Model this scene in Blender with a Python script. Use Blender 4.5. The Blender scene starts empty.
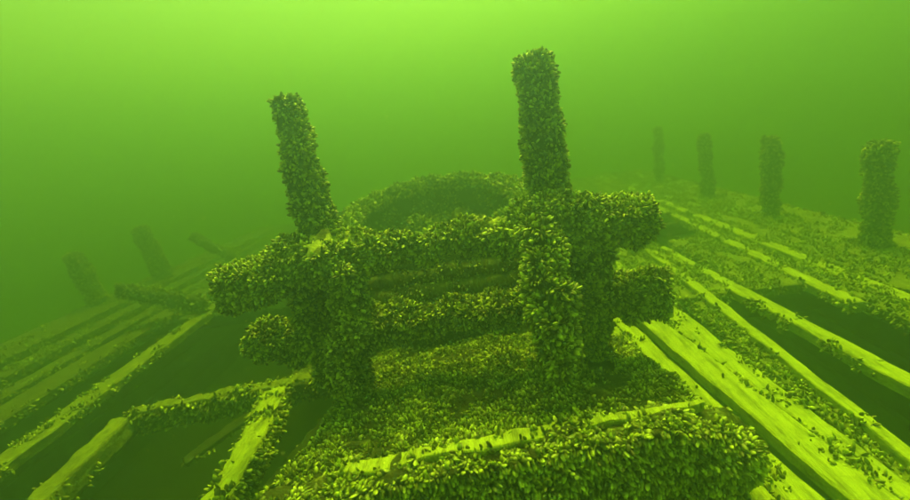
import bpy, bmesh, math, random
import numpy as np
from mathutils import Vector, Matrix, noise
random.seed(7); RNG = np.random.default_rng(7)
S = bpy.context.scene
C = S.collection

# ------------------------------------------------------------------ camera, world, sun, exposure
cam_d = bpy.data.cameras.new('camera'); cam = bpy.data.objects.new('camera', cam_d); C.objects.link(cam)
cam_d.sensor_width = 36; cam_d.lens = 17.8; cam_d.clip_start = .05; cam_d.clip_end = 500
cam.matrix_world = Matrix(((.9850806, .14461367, .09329035, 0), (.05360255, .25729222, -.96484583, 0),
                           (-.16353278, .95545152, .24570192, 1.9), (0, 0, 0, 1)))
cam_d.dof.use_dof = True; cam_d.dof.focus_distance = 2.75; cam_d.dof.aperture_fstop = 1.0
S.camera = cam
SUN_EL, SUN_AZ = math.radians(65), math.radians(9)      # azimuth from +Y (ahead), towards +X
w = bpy.data.worlds.new('World'); S.world = w; w.use_nodes = True
nt = w.node_tree; bg = nt.nodes['Background']
sky = nt.nodes.new('ShaderNodeTexSky'); sky.sky_type = 'NISHITA'; sky.sun_disc = False
sky.sun_elevation = SUN_EL; sky.sun_rotation = SUN_AZ
nt.links.new(sky.outputs[0], bg.inputs[0]); bg.inputs[1].default_value = .11
sl = bpy.data.lights.new('sun', 'SUN'); sl.energy = 4.2; sl.angle = math.radians(32); sl.color = (1, .95, .86)
so = bpy.data.objects.new('sun', sl); C.objects.link(so); so.location = (0, 6, 20)
sd = Vector((math.sin(SUN_AZ)*math.cos(SUN_EL), math.cos(SUN_AZ)*math.cos(SUN_EL), math.sin(SUN_EL)))
so.rotation_euler = sd.to_track_quat('Z', 'Y').to_euler()
S.view_settings.view_transform = 'Standard'; S.view_settings.look = 'None'; S.view_settings.gamma = 1
S.view_settings.exposure = 1.8
S.cycles.volume_bounces = 2; S.cycles.max_bounces = 6; S.cycles.diffuse_bounces = 4; S.cycles.glossy_bounces = 1
S.cycles.use_denoising = True

WATER_TOP = 7.0
WATER = dict(density=.148, color=(.33, .58, .8), g=.80, tint=(.985, .999, .05), tint_density=.30)

# ------------------------------------------------------------------ materials
def light_tint(c): return (c[0]*.80, c[1], c[2]*.55)         # green of the light under water, put into every base colour
def mat(name, stops, scale=8, rough=.85, bump=.25, bump_scale=40, detail=6, stretch=(1, 1, 1), spec=.25, grain=0):
    m = bpy.data.materials.new(name); m.use_nodes = True
    n = m.node_tree.nodes; l = m.node_tree.links; b = n['Principled BSDF']
    b.inputs['Roughness'].default_value = rough; b.inputs['Specular IOR Level'].default_value = spec
    tc = n.new('ShaderNodeNewGeometry'); mp = n.new('ShaderNodeMapping'); mp.inputs['Scale'].default_value = stretch
    l.new(tc.outputs['Position'], mp.inputs[0])
    t = n.new('ShaderNodeTexNoise'); t.inputs['Scale'].default_value = scale; t.inputs['Detail'].default_value = detail
    t.inputs['Roughness'].default_value = .7
    l.new(mp.outputs[0], t.inputs['Vector'])
    r = n.new('ShaderNodeValToRGB'); l.new(t.outputs['Fac'], r.inputs[0])
    e = r.color_ramp.elements
    while len(e) < len(stops): e.new(.5)
    for k, (p, c) in enumerate(stops): e[k].position = p; e[k].color = (*light_tint(c), 1)
    if grain:                                        # dark streaks and checks along the wood, blotches of growth
        mg = n.new('ShaderNodeMapping'); mg.inputs['Scale'].default_value = (46, 2.2, 30); l.new(tc.outputs['Position'], mg.inputs[0])
        tg = n.new('ShaderNodeTexNoise'); tg.inputs['Scale'].default_value = 1; tg.inputs['Detail'].default_value = 6; l.new(mg.outputs[0], tg.inputs['Vector'])
        tb = n.new('ShaderNodeTexNoise'); tb.inputs['Scale'].default_value = 11; tb.inputs['Detail'].default_value = 8; tb.inputs['Roughness'].default_value = .75; l.new(tc.outputs['Position'], tb.inputs['Vector'])
        prev = r.outputs[0]
        for src, lo, hi, dk in ((tg, .36, .52, 1-grain), (tb, .40, .50, 1-grain*.8)):
            q = n.new('ShaderNodeMapRange'); q.inputs['From Min'].default_value = lo; q.inputs['From Max'].default_value = hi; q.inputs['To Min'].default_value = dk
            l.new(src.outputs['Fac'], q.inputs[0]); m2 = n.new('ShaderNodeMix'); m2.data_type = 'RGBA'; m2.blend_type = 'MULTIPLY'; m2.inputs[0].default_value = 1
            l.new(prev, m2.inputs[6]); l.new(q.outputs[0], m2.inputs[7]); prev = m2.outputs[2]
        l.new(prev, b.inputs['Base Color'])
    else: l.new(r.outputs[0], b.inputs['Base Color'])
    t2 = n.new('ShaderNodeTexNoise'); t2.inputs['Scale'].default_value = bump_scale; t2.inputs['Detail'].default_value = 5
    l.new(mp.outputs[0], t2.inputs['Vector'])
    bp = n.new('ShaderNodeBump'); bp.inputs['Strength'].default_value = bump; bp.inputs['Distance'].default_value = .02
    l.new(t2.outputs['Fac'], bp.inputs['Height']); l.new(bp.outputs[0], b.inputs['Normal'])
    return m
SILT = mat('silted_wood', [(.30, (.13, .12, .03)), (.40, (.30, .30, .05)), (.48, (.44, .44, .06)), (.72, (.56, .54, .08))], 6, stretch=(3.5, .6, 1), bump=.6, bump_scale=50, detail=12, grain=.3)
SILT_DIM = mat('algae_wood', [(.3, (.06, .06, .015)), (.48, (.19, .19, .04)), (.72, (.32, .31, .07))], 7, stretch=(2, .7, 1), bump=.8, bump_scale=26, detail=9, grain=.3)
SHADE_TONED = mat('shade_toned_wood', [(.3, (.025, .025, .008)), (.5, (.07, .07, .018)), (.72, (.14, .135, .035))], 7, stretch=(2, .7, 1), bump=.8, bump_scale=26, detail=9)  # darker copy of the algae wood, dimness of the left deck put into colour
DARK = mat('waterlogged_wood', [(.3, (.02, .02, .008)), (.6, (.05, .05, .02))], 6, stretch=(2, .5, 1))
CRUST = mat('mussel_mud', [(.40, (.02, .02, .006)), (.56, (.06, .06, .015)), (.70, (.34, .33, .07))], 9, bump=.6, bump_scale=60)
GROWTH = mat('silted_growth', [(.36, (.03, .03, .008)), (.47, (.16, .155, .035)), (.56, (.46, .44, .09))], 7, bump=.6, bump_scale=60)
MUD = mat('lake_mud', [(.3, (.05, .05, .02)), (.7, (.09, .085, .035))], 1.2, bump=.5, bump_scale=6)
def mussel_mat():
    m = bpy.data.materials.new('mussel_shell'); m.use_nodes = True
    n = m.node_tree.nodes; l = m.node_tree.links; b = n['Principled BSDF']
    b.inputs['Roughness'].default_value = .45; b.inputs['Specular IOR Level'].default_value = .5
    oi = n.new('ShaderNodeObjectInfo'); r = n.new('ShaderNodeValToRGB'); l.new(oi.outputs['Random'], r.inputs[0])
    e = r.color_ramp.elements
    st = [(0, (.07, .07, .012)), (.25, (.22, .22, .035)), (.55, (.46, .46, .06)), (.82, (.76, .75, .09)), (1, (.95, .94, .2))]
    while len(e) < len(st): e.new(.5)
    for k, (p, c) in enumerate(st): e[k].position = p; e[k].color = (*light_tint(c), 1)
    tc = n.new('ShaderNodeTexCoord'); wv = n.new('ShaderNodeTexWave'); wv.bands_direction = 'Z'; wv.inputs['Scale'].default_value = 4
    wv.inputs['Distortion'].default_value = 2; wv.inputs['Detail'].default_value = 2
    l.new(tc.outputs['Object'], wv.inputs[0])
    mx = n.new('ShaderNodeMix'); mx.data_type = 'RGBA'; mx.blend_type = 'MULTIPLY'; mx.inputs[0].default_value = .3
    l.new(r.outputs[0], mx.inputs[6]); l.new(wv.outputs[0], mx.inputs[7]); 
    sx = n.new('ShaderNodeSeparateXYZ'); l.new(tc.outputs['Object'], sx.inputs[0])        # byssus end darkened, lip paled: gap shade and lit tips put into colour
    mr = n.new('ShaderNodeMapRange'); mr.inputs['From Min'].default_value = .1; mr.inputs['From Max'].default_value = .85
    mr.inputs['To Min'].default_value = .12; mr.inputs['To Max'].default_value = 1; l.new(sx.outputs['Z'], mr.inputs[0])
    m2 = n.new('ShaderNodeMix'); m2.data_type = 'RGBA'; m2.blend_type = 'MULTIPLY'; m2.inputs[0].default_value = 1
    l.new(mx.outputs[2], m2.inputs[6]); l.new(mr.outputs[0], m2.inputs[7]); l.new(m2.outputs[2], b.inputs['Base Color'])
    return m
SHELL = mussel_mat()

# ------------------------------------------------------------------ helpers
def link(name, me, parent=None, kind=None):
    o = bpy.data.objects.new(name, me); C.objects.link(o)
    if parent is not None: o.parent = parent
    if kind: o['kind'] = kind
    return o
def empty(name, loc=(0, 0, 0), rz=0):
    o = bpy.data.objects.new(name, None); C.objects.link(o); o.location = loc; o.rotation_euler = (0, 0, rz); o.empty_display_size = .1
    return o
def tag(o, label=None, cat=None, group=None, kind=None):
    for k, v in (('label', label), ('category', cat), ('group', group), ('kind', kind)):
        if v: o[k] = v
    return o
def fbm(p, sc, oct=3):
    v = 0; a = 1
    q = Vector(p)*sc
    for _ in range(oct): v += a*noise.noise(q); q = q*2.03+Vector((3.1, 1.7, 5.3)); a *= .5
    return v
def mesh(name, V, Fc, m, smooth=True):
    me = bpy.data.meshes.new(name); me.from_pydata([tuple(v) for v in V], [], Fc); me.materials.append(m)
    if smooth: me.polygons.foreach_set('use_smooth', [True]*len(me.polygons))
    me.update(); return me

def outward(me):
    bm = bmesh.new(); bm.from_mesh(me); bmesh.ops.recalc_face_normals(bm, faces=bm.faces); bm.to_mesh(me); bm.free(); return me
def lumpy_tube(name, path, rad, m, seg=28, step=.035, lump=.035, lsc=7, square=0, roll=0, seed=0, bil=0, inset=0):
    """An irregular round or squared log along a path; rad is one radius per path point (or an (across, up) pair)."""
    P = [Vector(p) for p in path]; R = [(r-inset, r-inset) if not isinstance(r, tuple) else (r[0]-inset, r[1]-inset) for r in rad]
    pts = []; rr = []
    for i in range(len(P)-1):
        n = max(1, int((P[i+1]-P[i]).length/step))
        for k in range(n):
            t = k/n; s = t*t*(3-2*t)
            pts.append(P[i].lerp(P[i+1], t)); rr.append(tuple(R[i][j]*(1-s)+R[i+1][j]*s for j in (0, 1)))
    pts.append(P[-1]); rr.append(R[-1])
    V = []; Fc = []
    L = len(pts); off = Vector((seed*3.7, seed*1.3, seed*2.9))
    ax0 = (P[-1]-P[0]).normalized()
    ref = Vector((0, 0, 1)) if abs(ax0.z) < .8 else Vector((0, 1, 0))
    for i in range(L):
        d = (pts[min(i+1, L-1)]-pts[max(i-1, 0)]).normalized()
        x = d.cross(ref).normalized(); y = x.cross(d).normalized()
        for j in range(seg):
            a = 2*math.pi*j/seg+roll; c, s = math.cos(a), math.sin(a)
            k = (1-square)+square/max(abs(c), abs(s))
            v = pts[i]+x*(c*k*rr[i][0])+y*(s*k*rr[i][1])
            nrm = (x*c+y*s)
            v = v+nrm*(lump*(fbm(v+off, lsc, 3)+bil*(.35-1.3*abs(noise.noise((v+off)*11)))))
            V.append(v)
    for i in range(L-1):
        for j in range(seg):
            a = i*seg+j; b = i*seg+(j+1) % seg; Fc.append((a, b, b+seg, a+seg))
    for e, s in ((0, -1), (L-1, 1)):                # domed ends
        d = (pts[min(e+1, L-1)]-pts[max(e-1, 0)]).normalized()*s
        r0 = min(rr[e]); prev = list(range(e*seg, e*seg+seg)); c0 = pts[e]
        for q, (kr, kd) in enumerate(((.82, .10), (.5, .17))):
            cur = []
            for j in range(seg):
                v = c0+(V[e*seg+j]-c0)*kr+d*(kd*r0*1.6); v = v+d*(lump*.7*fbm(v+off, lsc, 3)); cur.append(len(V)); V.append(v)
            for j in range(seg):
                f = (prev[j], prev[(j+1) % seg], cur[(j+1) % seg], cur[j]); Fc.append(f if s > 0 else f[::-1])
            prev = cur
        V.append(c0+d*(.19*r0*1.6)); z = len(V)-1
        for j in range(seg):
            f = (prev[j], prev[(j+1) % seg], z); Fc.append(f if s > 0 else f[::-1])
    return outward(mesh(name, V, Fc, m))

def board(name, y0, y1, xa, xb, z, th, m, wob=.012, bow=.012, seed=0, step=.09, bottom=True):
    """A weathered board running along Y. xa=(left,right) at y0, xb at y1. Worn uneven edges, real thickness."""
    n = max(2, int(abs(y1-y0)/step)); V = []; Fc = []
    z0, z1 = z if isinstance(z, tuple) else (z, z)
    W = 7
    for i in range(n+1):
        t = i/n; y = y0+(y1-y0)*t; xl = xa[0]+(xb[0]-xa[0])*t; xr = xa[1]+(xb[1]-xa[1])*t; zt = z0+(z1-z0)*t
        xl += wob*fbm((seed*9.1, y, 0), 2.6, 4); xr += wob*fbm((seed*9.1+40, y, 0), 2.6, 4)
        er = .006+.016*abs(fbm((seed, y, 7), 4, 2))
        for k in range(W):
            u = (0, .05, .22, .5, .78, .95, 1)[k]; x = xl+(xr-xl)*u
            zz = zt+bow*fbm((x, y, seed), 3.5, 3)-(er if k in (0, W-1) else 0)
            V.append(Vector((x, y, zz)))
        V.append(Vector((xr-.004, y, zt-th))); V.append(Vector((xl+.004, y, zt-th)))
    R = W+2
    for i in range(n):
        for k in range(R):
            a = i*R+k; b = i*R+(k+1) % R; Fc.append((a, b, b+R, a+R) if y1 > y0 else (b, a, a+R, b+R))
    Fc.append(tuple(range(R))[::-1] if y1 > y0 else tuple(range(R)))
    e = tuple(n*R+k for k in range(R)); Fc.append(e if y1 > y0 else e[::-1])
    me = outward(mesh(name, V, Fc, m))
    me.polygons.foreach_set('use_smooth', [i < n*R and 1 <= i % R <= W-3 for i in range(len(Fc))])
    return me

# ---- mussels: three shell shapes, instanced on points
def shell_mesh(nm, gape, ln=1.0, wd=.27, tk=.19):
    V = []; Fc = []
    nu, nv = 6, 6
    for s in (-1, 1):
        base = len(V)
        for i in range(nu+1):
            u = i/nu; wv = wd*(math.sin(math.pi*min(1, .05+.92*u**.85)))**.62*(.75+.45*u)
            for j in range(nv+1):
                v = -1+2*j/nv
                x = v*wv; y = s*(tk*math.sqrt(max(0, 1-v*v))*(wv/wd)*(1-.35*u)+gape*u*u*.5)
                V.append((x+.10*u*u-.04, y, u*ln))
        for i in range(nu):
            for j in range(nv):
                a = base+i*(nv+1)+j; f = (a, a+1, a+nv+2, a+nv+1); Fc.append(f if s < 0 else f[::-1])
    return mesh(nm, V, Fc, SHELL)
SH = [shell_mesh('mussel_closed', .02), shell_mesh('mussel_open', .13), shell_mesh('mussel_broad', .05, .85, .33, .22)]
SHO = []
for k, me in enumerate(SH): SHO.append(bpy.data.objects.new(me.name+'_source', me))   # never linked to the scene
def crust_nodes():
    g = bpy.data.node_groups.new('mussel_instances', 'GeometryNodeTree')
    g.interface.new_socket('Geometry', in_out='INPUT', socket_type='NodeSocketGeometry')
    g.interface.new_socket('Geometry', in_out='OUTPUT', socket_type='NodeSocketGeometry')
    n, l = g.nodes, g.links
    i = n.new('NodeGroupInput'); o = n.new('NodeGroupOutput')
    # three instance-on-points, one per shape, chosen by the 'shape' attribute
    out = n.new('GeometryNodeJoinGeometry')
    rot = n.new('GeometryNodeInputNamedAttribute'); rot.data_type = 'FLOAT_VECTOR'; rot.inputs['Name'].default_value = 'rot'
    scl = n.new('GeometryNodeInputNamedAttribute'); scl.data_type = 'FLOAT'; scl.inputs['Name'].default_value = 'scl'
    shp = n.new('GeometryNodeInputNamedAttribute'); shp.data_type = 'INT'; shp.inputs['Name'].default_value = 'shape'
    e2r = n.new('FunctionNodeEulerToRotation'); l.new(rot.outputs['Attribute'], e2r.inputs[0])
    for k, ob in enumerate(SHO):
        oi = n.new('GeometryNodeObjectInfo'); oi.inputs['Object'].default_value = ob; oi.inputs['As Instance'].default_value = True
        eq = n.new('FunctionNodeCompare'); eq.data_type = 'INT'; eq.operation = 'EQUAL'
        l.new(shp.outputs['Attribute'], eq.inputs[2]); eq.inputs[3].default_value = k
        ip = n.new('GeometryNodeInstanceOnPoints')
        l.new(i.outputs[0], ip.inputs['Points']); l.new(eq.outputs[0], ip.inputs['Selection'])
        l.new(oi.outputs['Geometry'], ip.inputs['Instance']); l.new(e2r.outputs[0], ip.inputs['Rotation']); l.new(scl.outputs['Attribute'], ip.inputs['Scale'])
        l.new(ip.outputs[0], out.inputs[0])
    l.new(out.outputs[0], o.inputs[0])
    return g
NG = crust_nodes()
TOTAL = [0]
def sample(me, density, mask=None, size=.036, jit=.42, spread=.7, droop=.22, top_only=False):
    """Random shell positions, directions and sizes over a mesh's faces."""
    me.calc_loop_triangles(); nt_ = len(me.loop_triangles)
    co = np.empty(len(me.vertices)*3); me.vertices.foreach_get('co', co); co = co.reshape(-1, 3)
    tv = np.empty(nt_*3, int); me.loop_triangles.foreach_get('vertices', tv); tv = tv.reshape(-1, 3)
    A, B, D = co[tv[:, 0]], co[tv[:, 1]], co[tv[:, 2]]
    cr = np.cross(B-A, D-A); ar = np.linalg.norm(cr, axis=1)/2; nn = cr/np.maximum(ar*2, 1e-12)[:, None]
    wgt = ar*((nn[:, 2] > .5) if top_only else (nn[:, 2] > -.98))
    N = int(wgt.sum()*density)
    if N < 1: return np.zeros((0, 3)), np.zeros((0, 3)), np.zeros(0), np.zeros(0, int)
    t = RNG.choice(nt_, N, p=wgt/wgt.sum()); u = RNG.random((N, 2)); f = u.sum(1) > 1; u[f] = 1-u[f]
    P = A[t]+(B[t]-A[t])*u[:, :1]+(D[t]-A[t])*u[:, 1:]; Nn = nn[t]
    if mask is not None:
        k = np.fromiter((mask(p, q) for p, q in zip(P, Nn)), bool, N); P = P[k]; Nn = Nn[k]; N = len(P)
    q = P*19+RNG.normal(0, .3, (N, 3)); fld = np.stack([np.sin(q[:, 1]*1.3+q[:, 2]), np.sin(q[:, 2]*1.1+q[:, 0]*1.4), np.sin(q[:, 0]+q[:, 1]*.9)], 1)
    d = Nn*1.15+RNG.normal(0, spread*.62, (N, 3))+fld*.38; d[:, 2] -= droop; d /= np.linalg.norm(d, axis=1)[:, None]
    flip = (d*Nn).sum(1) < .05; d[flip] += Nn[flip]*.7; d /= np.linalg.norm(d, axis=1)[:, None]
    s = size*np.exp(RNG.normal(0, jit, N)).clip(.4, 1.75)
    return P-Nn*.004, d, s, RNG.choice(3, N, p=[.42, .28, .30])
def eul(d):
    th = np.arctan2(np.hypot(d[:, 0], d[:, 1]), d[:, 2]); ph = np.arctan2(d[:, 1], d[:, 0]); N = len(d)
    spin = RNG.random(N)*2*math.pi                     # R = Rz(ph) Ry(th) Rz(spin)
    cz, sz, cy, sy, cs, ss = np.cos(ph), np.sin(ph), np.cos(th), np.sin(th), np.cos(spin), np.sin(spin)
    r00 = cz*cy*cs-sz*ss; r10 = sz*cy*cs+cz*ss; r20 = -sy*cs; r21 = sy*ss; r22 = cy
    y = np.arcsin(np.clip(-r20, -1, 1)); x = np.arctan2(r21, r22); z = np.arctan2(r10, r00)
    return np.stack([x, y, z], 1)
def crust(parent, P, d, s, sh, name='mussel_crust'):
    if len(P) == 0: return None
    me = bpy.data.meshes.new(name); me.vertices.add(len(P)); me.vertices.foreach_set('co', P.astype('f').ravel())
    a = me.attributes.new('rot', 'FLOAT_VECTOR', 'POINT'); a.data.foreach_set('vector', eul(d).astype('f').ravel())
    a = me.attributes.new('scl', 'FLOAT', 'POINT'); a.data.foreach_set('value', s.astype('f'))
    a = me.attributes.new('shape', 'INT', 'POINT'); a.data.foreach_set('value', sh.astype('i'))
    me.materials.append(SHELL)
    o = link(name, me, parent, 'stuff'); md = o.modifiers.new('mussels', 'NODES'); md.node_group = NG
    TOTAL[0] += len(P)
    return o
def clump(th, sc=6, off=0):
    return lambda p, n: fbm((p[0]+off, p[1], p[2]), sc, 3)+random.uniform(-.25, .25) > th

def timber(name, parent, me, density=4200, mask=None, size=.036, label=None, **k):
    o = link(name, me, parent)
    if label: o['label'] = label
    if density: crust(o, *sample(me, density, mask, size, **k))
    return o

# ------------------------------------------------------------------ water
def box(name, x0, x1, y0, y1, z0, z1, m=None):
    V = [(x, y, z) for z in (z0, z1) for y in (y0, y1) for x in (x0, x1)]
    F = [(0, 2, 3, 1), (4, 5, 7, 6), (0, 1, 5, 4), (2, 6, 7, 3), (0, 4, 6, 2), (1, 3, 7, 5)]
    me = bpy.data.meshes.new(name); me.from_pydata(V, [], F)
    if m: me.materials.append(m)
    return me
wm = bpy.data.materials.new('green_lake_water'); wm.use_nodes = True
wn = wm.node_tree; wn.nodes.remove(wn.nodes['Principled BSDF'])
pv = wn.nodes.new('ShaderNodeVolumePrincipled'); pv.inputs['Density'].default_value = WATER['density']
pv.inputs['Color'].default_value = (*WATER['color'], 1); pv.inputs['Anisotropy'].default_value = WATER['g']
va = wn.nodes.new('ShaderNodeVolumeAbsorption'); va.inputs['Color'].default_value = (*WATER['tint'], 1); va.inputs['Density'].default_value = WATER['tint_density']
ad = wn.nodes.new('ShaderNodeAddShader'); wn.links.new(pv.outputs[0], ad.inputs[0]); wn.links.new(va.outputs[0], ad.inputs[1])
wn.links.new(ad.outputs[0], wn.nodes['Material Output'].inputs['Volume'])
link('haze', box('haze', -36, 36, -8, 56, -4.2, WATER_TOP, wm), None, 'stuff')

# ------------------------------------------------------------------ seabed and hull shell
def grid(name, x0, x1, y0, y1, nx, ny, zf, m):
    V = [(x0+(x1-x0)*i/nx, y0+(y1-y0)*j/ny, zf(x0+(x1-x0)*i/nx, y0+(y1-y0)*j/ny)) for j in range(ny+1) for i in range(nx+1)]
    F = [(j*(nx+1)+i, j*(nx+1)+i+1, (j+1)*(nx+1)+i+1, (j+1)*(nx+1)+i) for j in range(ny) for i in range(nx)]
    return mesh(name, V, F, m)
link('seabed', grid('seabed', -35.5, 35.5, -7.5, 55.5, 90, 80, lambda x, y: -2.9+.22*fbm((x, y, 0), .25, 4), MUD), None, 'structure')

hull = tag(empty('hull', (0, 0, 0)), kind='structure')
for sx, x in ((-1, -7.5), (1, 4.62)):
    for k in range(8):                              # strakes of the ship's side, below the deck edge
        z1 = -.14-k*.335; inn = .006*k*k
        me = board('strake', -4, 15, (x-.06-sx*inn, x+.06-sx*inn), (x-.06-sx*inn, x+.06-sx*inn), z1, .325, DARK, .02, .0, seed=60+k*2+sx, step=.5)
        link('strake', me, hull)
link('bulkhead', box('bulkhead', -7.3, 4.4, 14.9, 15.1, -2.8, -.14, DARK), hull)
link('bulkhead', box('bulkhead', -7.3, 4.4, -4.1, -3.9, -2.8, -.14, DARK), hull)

# ------------------------------------------------------------------ deck
deck = tag(empty('deck', (0, 0, 0)), kind='structure')
def plank(y0, y1, xa, xb, m=SILT, cover=.35, dens=2600, z=0, th=.09, seed=None, wob=.013, seam=0, size=.026, label=None, bare=None):
    seed = seed if seed is not None else random.random()*50
    me = board('plank', y0, y1, xa, xb, z, th, m, wob, .007, seed, step=.06)
    o = link('plank', me, deck)
    if label: o['label'] = label
    dens *= 1.35
    def msk(p, n):
        t = (p[1]-y0)/(y1-y0); xl = xa[0]+(xb[0]-xa[0])*t; xr = xa[1]+(xb[1]-xa[1])*t
        e = min(p[0]-xl, xr-p[0]) if seam == 0 else ((p[0]-xl) if seam < 0 else (xr-p[0]))
        v = fbm((p[0]*1.3+seed, p[1]*.8, seed), 4, 4)*.9+random.uniform(-.18, .18)
        v += .55*math.exp(-max(e, 0)/.035)-.12
        return v > .62-cover*1.25 or random.random() < .002
    if n_ok(dens): crust(o, *sample(me, dens, msk, size, spread=.9))
    return o
def n_ok(d): return d > 0


def lane(m0, m1, y0, y1, **k):
    """A plank through two measured widths (Y, left, right), carried from y0 to y1."""
    f = lambda y, j: m0[j]+(m1[j]-m0[j])*(y-m0[0])/(m1[0]-m0[0])
    return plank(y0, y1, (f(y0, 1), f(y0, 2)), (f(y1, 1), f(y1, 2)), **k)
BARE = 'broad plank lying bare and bright with pale silt'
# right of the hatch, from the hatch outwards
lane((1.8, .98, 1.13), (4, .80, .95), -1.5, 6, m=SILT, cover=.42)
lane((1.8, 1.16, 1.345), (4, .97, 1.11), -1.5, 6, m=SILT, cover=.24, seam=-1, z=-.02)
lane((1.8, 1.41, 1.61), (4, 1.155, 1.34), -1.5, 7, m=SILT, cover=.08, seam=1, label=BARE, seed=3.3, z=.02)
lane((1.8, 1.625, 1.73), (4, 1.35, 1.60), -1.5, 6, m=SILT, cover=.28, seam=-1, seed=5.1)
lane((2, 1.75, 1.83), (4, 1.78, 1.90), -1.5, 6, m=SILT_DIM, cover=.85, z=-.05)
lane((2, 1.845, 1.92), (4, 1.90, 2.00), -1.5, 6, m=SILT, cover=.12, seam=-1)
lane((2.5, 2.33, 2.46), (4, 2.22, 2.36), -1.5, 6, m=SILT, cover=.16, seam=-1)
for xl, xr in ((1.05, 1.30), (1.36, 1.60), (1.63, 1.86), (2.02, 2.20), (2.40, 2.62), (2.65, 2.86)):
    plank(4.25, 6.3, (xl, xr), (xl-.03, xr-.03), m=SILT_DIM, cover=.62, dens=2300, z=-.01, wob=.03)
plank(3.7, 9.5, (2.84, 2.97), (3.03, 3.15), m=SILT, cover=.25, dens=1800)
lane((3.6, 3.21, 3.35), (9, 3.22, 3.38), -1.5, 14, m=SILT, cover=.3, dens=1700)
plank(3.2, 14, (3.0, 3.17), (3.12, 3.2), m=SILT_DIM, cover=.7, dens=1500, z=-.02)
plank(-1.5, 14, (3.40, 3.66), (3.42, 3.66), m=SILT_DIM, cover=.6, dens=1400, wob=.03)
plank(-1.5, 14, (3.69, 3.95), (3.70, 3.95), m=SILT_DIM, cover=.7, dens=1400, wob=.03, z=.01)
plank(-1.5, 14, (3.98, 4.6), (3.98, 4.6), m=SILT_DIM, cover=.6, dens=1200, wob=.03, z=-.01)
for k in range(9):                                  # forward deck beyond the open hold
    xl = .9+k*.27
    plank(8.6+.4*(k % 3), 14, (xl, xl+.24), (xl, xl+.24), m=SILT_DIM, cover=.5, dens=900)
for k in range(11):                                 # middle deck, under and behind the windlass
    xl = -2.1+k*.27
    plank(3.5, 14, (xl, xl+.25), (xl+.1, xl+.34), m=SHADE_TONED, cover=.6, dens=900, wob=.02, z=-.02)
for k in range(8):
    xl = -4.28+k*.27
    plank(6.4, 14, (xl, xl+.245), (xl, xl+.245), m=SHADE_TONED, cover=.5, dens=700, wob=.02, z=-.02)
# left side, its shade and murk put into darker wood colours
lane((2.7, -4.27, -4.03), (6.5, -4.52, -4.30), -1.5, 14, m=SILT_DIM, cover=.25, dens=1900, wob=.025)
lane((3.2, -5.25, -4.86), (8, -5.42, -5.07), -1.5, 14, m=SHADE_TONED, cover=.28, dens=1300)
lane((3.2, -5.75, -5.48), (8, -5.88, -5.66), -1.5, 14, m=SHADE_TONED, cover=.3, dens=1100, z=-.03)
lane((3.2, -6.35, -6.0), (8, -6.4, -6.12), -1.5, 14, m=SHADE_TONED, cover=.35, dens=1000)
lane((3.2, -7.5, -6.65), (8, -7.5, -6.65), -1.5, 14, m=SHADE_TONED, cover=.4, dens=900, z=.03)
# deck beams crossing underneath the planks
for k, y in enumerate((-1.2, .3, 2.9, 4.35, 6.2, 7.6, 9.2, 11, 12.8)):
    spans = ([(1.0, 4.55)] if y > 4 else []) if y < 6 else [(-7.3, 4.55)]
    for a, b in spans:
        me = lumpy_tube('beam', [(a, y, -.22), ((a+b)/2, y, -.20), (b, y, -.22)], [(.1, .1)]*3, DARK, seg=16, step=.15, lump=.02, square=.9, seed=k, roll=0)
        link('beam', me, deck)

# ------------------------------------------------------------------ open hold on the left: carlings round it
def log_thing(name, label, cat, path, rad, m, group=None, density=2600, mask=None, size=.034, **k):
    me = lumpy_tube(name, path, rad, m, **k)
    o = link(name, me); tag(o, label, cat, group)
    if density: crust(o, *sample(me, density, mask, size))
    return o
side = lambda th, off=0: (lambda p, n: fbm((p[0]+off, p[1], p[2]), 5, 3)+random.uniform(-.2, .2)-1.1*max(0, n[2]) > th)
log_thing('deck_beam', 'squared deck beam with bright silted top crossing the dark hold at left', 'beam',
          [(-3.46, 3.37, -.10), (-2.9, 3.46, -.10), (-2.2, 3.57, -.11), (-1.45, 3.72, -.12)], [(.06, .10)]*4, SILT_DIM,
          'beams framing the open hold', 3000, side(-.7), square=1, roll=math.pi/28, seed=11)
log_thing('deck_beam', 'bare beam running from the corner of the hold to the lower left edge', 'beam',
          [(-3.47, 3.28, -.09), (-3.33, 2.4, -.09), (-3.1, 1.2, -.09), (-2.9, -1.4, -.09)], [(.075, .09)]*4, SILT_DIM,
          'beams framing the open hold', 900, side(.15, 3), square=1, roll=math.pi/28, seed=12, lump=.018)
log_thing('deck_beam', 'short beam with patchy mussels between the dark hold and the mussel platform', 'beam',
          [(-2.13, 3.46, -.09), (-2.0, 2.8, -.09), (-1.93, 2.2, -.09), (-1.8, 1.0, -.09), (-1.7, -1.4, -.09)], [(.095, .09)]*5, SILT,
          'beams framing the open hold', 3200, side(-.68, 9), square=1, roll=math.pi/28, seed=13, lump=.03)
log_thing('deck_beam', 'distant silted beam crossing behind the left end of the windlass', 'beam',
          [(-4.25, 6.2, -.06), (-3.2, 6.0, -.02), (-2.05, 5.9, -.03)], [(.07, .09)]*3, SILT,
          'beams framing the open hold', 1200, side(0, 5), square=.8, seed=14)

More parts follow.
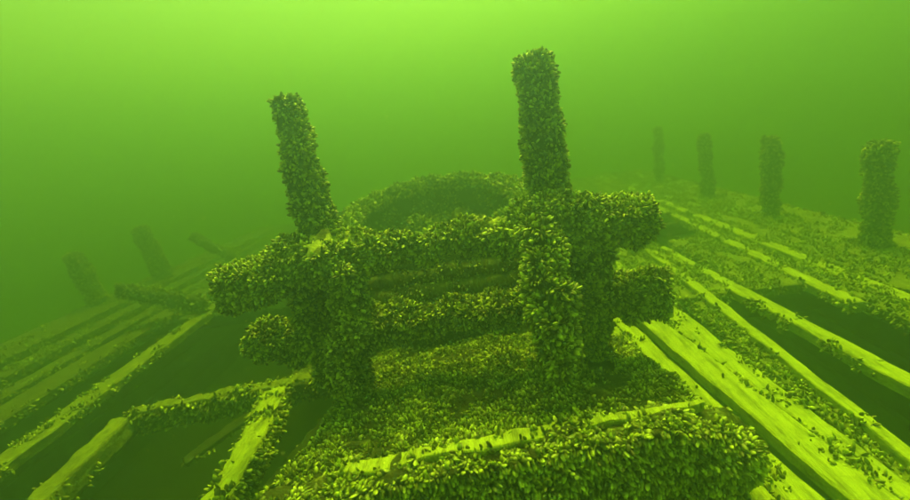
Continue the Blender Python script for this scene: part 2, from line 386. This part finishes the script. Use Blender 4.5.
for k, (x0, y0, x1, y1, z) in enumerate(((-3.9, 4.2, -2.6, 5.6, -.95), (-3.3, 2.2, -2.5, 3.2, -1.0), (2.6, 1.6, 3.1, 3.2, -.8), (-2.9, 4.0, -2.2, 5.4, -1.3))):
    log_thing('fallen_plank', ('dim plank fallen into the hold behind the left deck beam', 'dim plank lying deep in the hold at lower left', 'dim plank fallen into the dark gap near the right edge', 'second dim plank lying deeper beneath the left end of the windlass')[k],
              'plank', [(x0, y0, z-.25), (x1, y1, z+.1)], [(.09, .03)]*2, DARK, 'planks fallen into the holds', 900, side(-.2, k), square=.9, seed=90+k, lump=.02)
# ------------------------------------------------------------------ mussel covered platform and its front coaming
plat = tag(empty('hatch_platform', (0, 2.6, 0)), 'low sloping platform carpeted in mussels in front of the windlass', 'platform')
def slab():
    nx, ny = 70, 60; V = []; Fc = []
    for j in range(ny+1):
        t = j/ny
        for i in range(nx+1):
            u = i/nx; y = 1.78+1.9*t+.16*(u-.5); xl = -1.33+.10*t; xr = 1.02-.20*t
            x = xl+(xr-xl)*u+.03*fbm((i*.13, t*3, 0), 1.5)
            e = min(u, 1-u, t*1.2, (1-t)*1.2)
            z = .40-.25*t+.06*fbm((x, y, 2), 3.2, 4)+.02*fbm((x, y, 5), 11, 2)-.10*math.exp(-e/.018)
            V.append(Vector((x, y-2.6, z)))
    for j in range(ny):
        for i in range(nx):
            a = j*(nx+1)+i; Fc.append((a, a+1, a+nx+2, a+nx+1))
    edge = [i for i in range(nx+1)]+[j*(nx+1)+nx for j in range(1, ny+1)]+[ny*(nx+1)+i for i in range(nx-1, -1, -1)]+[j*(nx+1) for j in range(ny-1, 0, -1)]
    b = len(V)
    for k in edge: V.append(Vector((V[k].x, V[k].y, -.02)))
    for k in range(len(edge)):
        q = (k+1) % len(edge); Fc.append((edge[q], edge[k], b+k, b+q))
    return mesh('platform_deck', V, Fc, CRUST)
timber('platform_deck', plat, slab(), 9000, lambda p, n: fbm((p[0], p[1], 0), 2.6, 4)+random.uniform(-.3, .3) > -.22, .0225, spread=.9)

coam = tag(empty('hatch_coaming', (0, 1.7, 0)), 'thick front timber heaped with mussels along the bottom of the picture', 'timber')
V0 = (0, -1.7, 0)
cme = lumpy_tube('front_timber', [(-1.42, -.10, .20), (-1.15, -.06, .25), (-.78, -.01, .27), (0, .085, .28), (.6, .155, .28), (.86, .17, .26), (1.0, .15, .20)],
                 [(.10, .15), (.10, .20), (.10, .215), (.10, .215), (.10, .215), (.11, .19), (.10, .15)], CRUST, seg=56, step=.022, lump=.045, lsc=5, square=.75, seed=21, bil=.8, inset=.008)
def coam_mask(p, n):
    top = max(0, n[2]); v = fbm((p[0]*1.6, p[1]*3, p[2]), 3.5, 3)+random.uniform(-.2, .2)
    ridge = math.exp(-((p[1]-(.135+.122*p[0]))/.045)**2)
    return not (top > .6 and v+.42-ridge*.75 < -.02)
ft = link('front_timber', cme, coam)
tp = link('silted_top', board('silted_top', -.92, .86, (-.04, .035), (-.045, .035), .50, .05, SILT, .035, .022, seed=8, step=.02), coam)
tp.rotation_euler = (0, 0, -math.pi/2+.122); tp.location = (0, .135, 0)
crust(tp, *sample(tp.data, 5200, lambda p, n: fbm((p[0], p[1], 0), 5, 3)*1.3+random.uniform(-.2, .2)+abs(p[0])*9 > .42, .026, spread=.8))
P, d, s, sh = sample(cme, 10500, coam_mask, .0245, spread=.7, droop=.95)
# the nearest, largest shells one by one; the rest as one crust
vis = np.where((d[:, 1] < .2) & (P[:, 1] < .02+.13*P[:, 0]+.02) & (P[:, 2] > .12) & (P[:, 0] > -.85) & (P[:, 0] < 1.0))[0]
vis = vis[np.argsort(P[vis, 1]-.5*P[vis, 2])][:300]; rest = np.setdiff1d(np.arange(len(P)), vis)
crust(coam, P[rest], d[rest], s[rest], sh[rest])
ER = eul(d[vis])
for k, i in enumerate(vis):
    m = bpy.data.objects.new('mussel', SH[sh[i]]); C.objects.link(m); m.parent = coam
    m.location = P[i]; m.rotation_euler = ER[k]; q = float(s[i]); m.scale = (q, q, q)

# ------------------------------------------------------------------ windlass
wl = tag(empty('windlass', (-.4, 2.8, .15)), 'tall timber windlass frame with two upright posts crusted all over with mussels', 'windlass')
def wpart(name, path, rad, seed, dens=8800, m=CRUST, mask=lambda p, n: fbm(p, 9, 3)+random.uniform(-.3, .3) > -.42, size=.0242, label=None, **k):
    o = np.array((-.4, 2.8, .15)); path = [tuple(np.array(p)-o) for p in path]
    return timber(name, wl, lumpy_tube(name, path, rad, m, seed=seed, **{'bil': .9, 'seg': 44, 'step': .025, 'inset': .022, **k}), dens, mask, size, label, spread=.6, droop=.25)
wpart('post', [(-1.17, 2.9, .16), (-1.17, 2.9, .9), (-1.17, 2.9, 1.45), (-1.175, 2.9, 1.9), (-1.17, 2.9, 2.27)], [.14, .135, .132, .115, .092], 31, square=.35, lump=.035)
wpart('post', [(.375, 2.9, .16), (.375, 2.9, .9), (.37, 2.9, 1.45), (.37, 2.9, 1.9), (.375, 2.9, 2.25)], [.15, .15, .138, .124, .115], 32, square=.35, lump=.035)
topmask = lambda p, n: not (n[2] > .35 and -.75 < p[0] < .55 and fbm((p[0], p[1], 1), 5, 3)+random.uniform(-.25, .25) < -.05)
wpart('crossbeam', [(-1.74, 2.62, 1.16), (-1.60, 2.64, 1.19), (-1.32, 2.68, 1.27), (-1.08, 2.7, 1.29), (-.85, 2.7, 1.27), (-.5, 2.7, 1.26), (-.1, 2.7, 1.27),
      (.12, 2.7, 1.28), (.3, 2.7, 1.28), (.52, 2.7, 1.27), (.68, 2.7, 1.26), (.82, 2.7, 1.25), (.93, 2.7, 1.25)],
      [.145, .165, .165, .175, .13, .095, .10, .14, .20, .18, .11, .155, .14], 33, lump=.07, lsc=5, mask=topmask, m=GROWTH)
wpart('lower_beam', [(-1.80, 2.82, .70), (-1.6, 2.82, .71), (-1.15, 2.8, .73), (-.8, 2.85, .70), (-.4, 2.9, .69), (0, 2.85, .71), (.36, 2.8, .74), (.6, 2.8, .72), (.85, 2.78, .72), (1.0, 2.78, .72)],
      [.12, .14, .17, .135, .125, .13, .18, .13, .165, .155], 34, lump=.07, lsc=5)
for k, (z, y, q) in enumerate(((.85, 3.05, .060), (.955, 3.09, .060), (1.06, 3.14, .055))):
    wpart('barrel_stave', [(-1.08, y+.02, z-.01), (-.4, y, z+.01), (.3, y, z)], [q, q*1.08, q], 70+k, 3200, SILT_DIM, size=.020, lump=.02, seg=24, inset=0, bil=.2, mask=clump(-.05, 6, k))
wpart('brace', [(.23, 2.50, 1.31), (.225, 2.34, 1.15), (.235, 2.24, .93), (.25, 2.20, .74), (.255, 2.20, .60)], [.12, .125, .122, .112, .085], 36, lump=.045, size=.028)
wpart('brace', [(-.95, 2.62, 1.17), (-.99, 2.53, .88), (-1.06, 2.48, .60), (-1.11, 2.48, .36)], [.13, .105, .085, .055], 37, lump=.07)
wpart('knee', [(-1.30, 2.78, 1.15), (-1.33, 2.76, .85), (-1.32, 2.76, .42)], [.13, .095, .075], 38, lump=.08)
wpart('knee', [(.50, 2.74, 1.24), (.52, 2.74, .98), (.55, 2.82, .7), (.56, 2.86, .3)], [.17, .16, .13, .09], 39, lump=.07)

# ------------------------------------------------------------------ round tub behind the windlass
tub = tag(empty('round_hatch', (-.6, 4.85, 0)), 'big round mussel rimmed opening behind the crossbeam between the two posts', 'hatch')
def ring():
    n = 120; prof = [(1.02, -.85), (1.02, -.5), (1.03, -.2), (1.04, -.07), (1.03, .0), (1.0, .04), (.96, .05), (.90, .03), (.87, -.03), (.86, -.10)]
    V = []; Fc = []; K = len(prof)
    for i in range(n):
        a = 2*math.pi*i/n; c, s = math.cos(a), math.sin(a)
        for r, h in prof:
            top = 1.20+.16*s-.03*c; z = top+h if h > -.3 else (top+h)
            v = Vector((c*r, s*r, max(z, .0)))
            q = .05*fbm(v, 5, 3); v += Vector((c*q, s*q, q)); V.append(v)
    for i in range(n):
        for k in range(K-1):
            a = i*K+k; b = ((i+1) % n)*K+k; Fc.append((a, b, b+1, a+1))
    return mesh('rim_wall', V, Fc, CRUST)
timber('rim_wall', tub, ring(), 3600, None, .036)
def inner():
    n = 90; V = []; Fc = []
    for i in range(n):
        a = 2*math.pi*i/n; c, s = math.cos(a), math.sin(a)
        for k, h in enumerate((-.03, -.2, -.35, -.55)):
            q = .89+.025*fbm((c*3, s*3, k), 2); V.append(Vector((c*q, s*q, 1.20+.16*s-.03*c+h)))
    for i in range(n):
        for k in range(3):
            a = i*4+k; b = ((i+1) % n)*4+k; Fc.append((a, b, b+1, a+1))
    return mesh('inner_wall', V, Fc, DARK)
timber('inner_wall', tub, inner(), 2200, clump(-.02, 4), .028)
fl = grid('hatch_floor', -.80, .80, -.80, .80, 40, 40, lambda x, y: .76+.16*y+.25*max(0, fbm((x+.3, y, 0), 3.4, 3)-.05)+.05*fbm((x, y, 3), 6), CRUST)
timber('hatch_floor', tub, fl, 2400, lambda p, n: p[0]**2+p[1]**2 < .64 and fbm((p[0]+.3, p[1], 0), 2.4, 3) > -.1, .034)

# ------------------------------------------------------------------ hull frame heads standing along both sides
def stump(x, y, top, r, label, seed, lean=(0, 0), dens=1700):
    me = lumpy_tube('frame_post', [(0, 0, -.1), (lean[0]*.5, lean[1]*.5, top*.5), (lean[0], lean[1], top-.05)], [r*1.02, r, r*.95], CRUST, seed=seed, square=.2, lump=.05, lsc=4, bil=.4, inset=.045)
    o = link('frame_post', me); o.location = (x, y, 0); tag(o, label, 'post', 'frame posts standing along the ship sides')
    crust(o, *sample(me, dens*1.4, None, .028))
stump(4.06, 5.0, 1.12, .155, 'mussel covered post nearest the right edge, largest of the right row', 41, dens=2600)
stump(4.06, 6.8, 1.16, .150, 'second post from the right edge, hazy green and straight', 42)
stump(4.12, 8.85, 1.18, .140, 'third post from the right edge, fading into the green water', 43, (-.04, 0))
stump(4.18, 11.4, 1.30, .140, 'faintest and farthest post of the right row', 44, dens=900)
stump(-7.2, 7.25, 1.0, .19, 'dim thick post nearest the left edge of the picture', 45, (-.2, 0))
stump(-6.9, 8.6, 1.15, .20, 'dim post leaning left, second from the left edge', 46, (-.22, 0))
log_thing('fallen_timber', 'dark fallen timber lying slanted across the left deck planks', 'timber',
          [(-4.38, 6.0, .10), (-4.9, 5.9, .33), (-5.4, 5.8, .56)], [.10, .10, .09], DARK, density=900, square=.6, seed=51)
log_thing('fallen_timber', 'thin faint timber slanting up beyond the left end of the crossbeam', 'timber',
          [(-5.55, 9, .08), (-6.0, 9, .45), (-6.35, 9, .75)], [.09, .09, .08], DARK, density=500, square=.6, seed=52)

# ------------------------------------------------------------------ specks drifting in the water
V = []; Fc = []
for k in range(900):
    y = random.uniform(.9, 6.5); x = random.uniform(-1.05, 1.05)*y; z = 1.9+random.uniform(-.75, .5)*y
    if z < .25 or z > WATER_TOP-.3: continue
    q = random.uniform(.0008, .0022); b = len(V)
    for dx, dy, dz in ((1, 0, 0), (-1, 0, 0), (0, 1, 0), (0, -1, 0), (0, 0, 1), (0, 0, -1)):
        V.append(Vector((x+dx*q*random.uniform(.6, 1.6), y+dy*q, z+dz*q*random.uniform(.6, 1.6))))
    Fc += [(b, b+2, b+4), (b+2, b+1, b+4), (b+1, b+3, b+4), (b+3, b, b+4), (b+2, b, b+5), (b+1, b+2, b+5), (b+3, b+1, b+5), (b, b+3, b+5)]
FLOC = mat('floc', [(.4, (.5, .5, .3)), (.6, (.7, .7, .45))])
link('drifting_particles', mesh('drifting_particles', V, Fc, FLOC), None, 'stuff')


for nm, lb, ct in (('seabed', 'dark muddy lake bed far below the wreck deck', 'ground'), ('deck', 'silted deck planks of the wreck with mussel covered seams', 'deck'),
                   ('hull', 'dark inner sides of the wooden hull below the deck', 'hull'), ('haze', 'green lake water fading everything into murk', 'water'),
                   ('drifting_particles', 'tiny pale specks drifting in the green water', 'particles')):
    tag(bpy.data.objects[nm], lb, ct)
print('mussels', TOTAL[0])
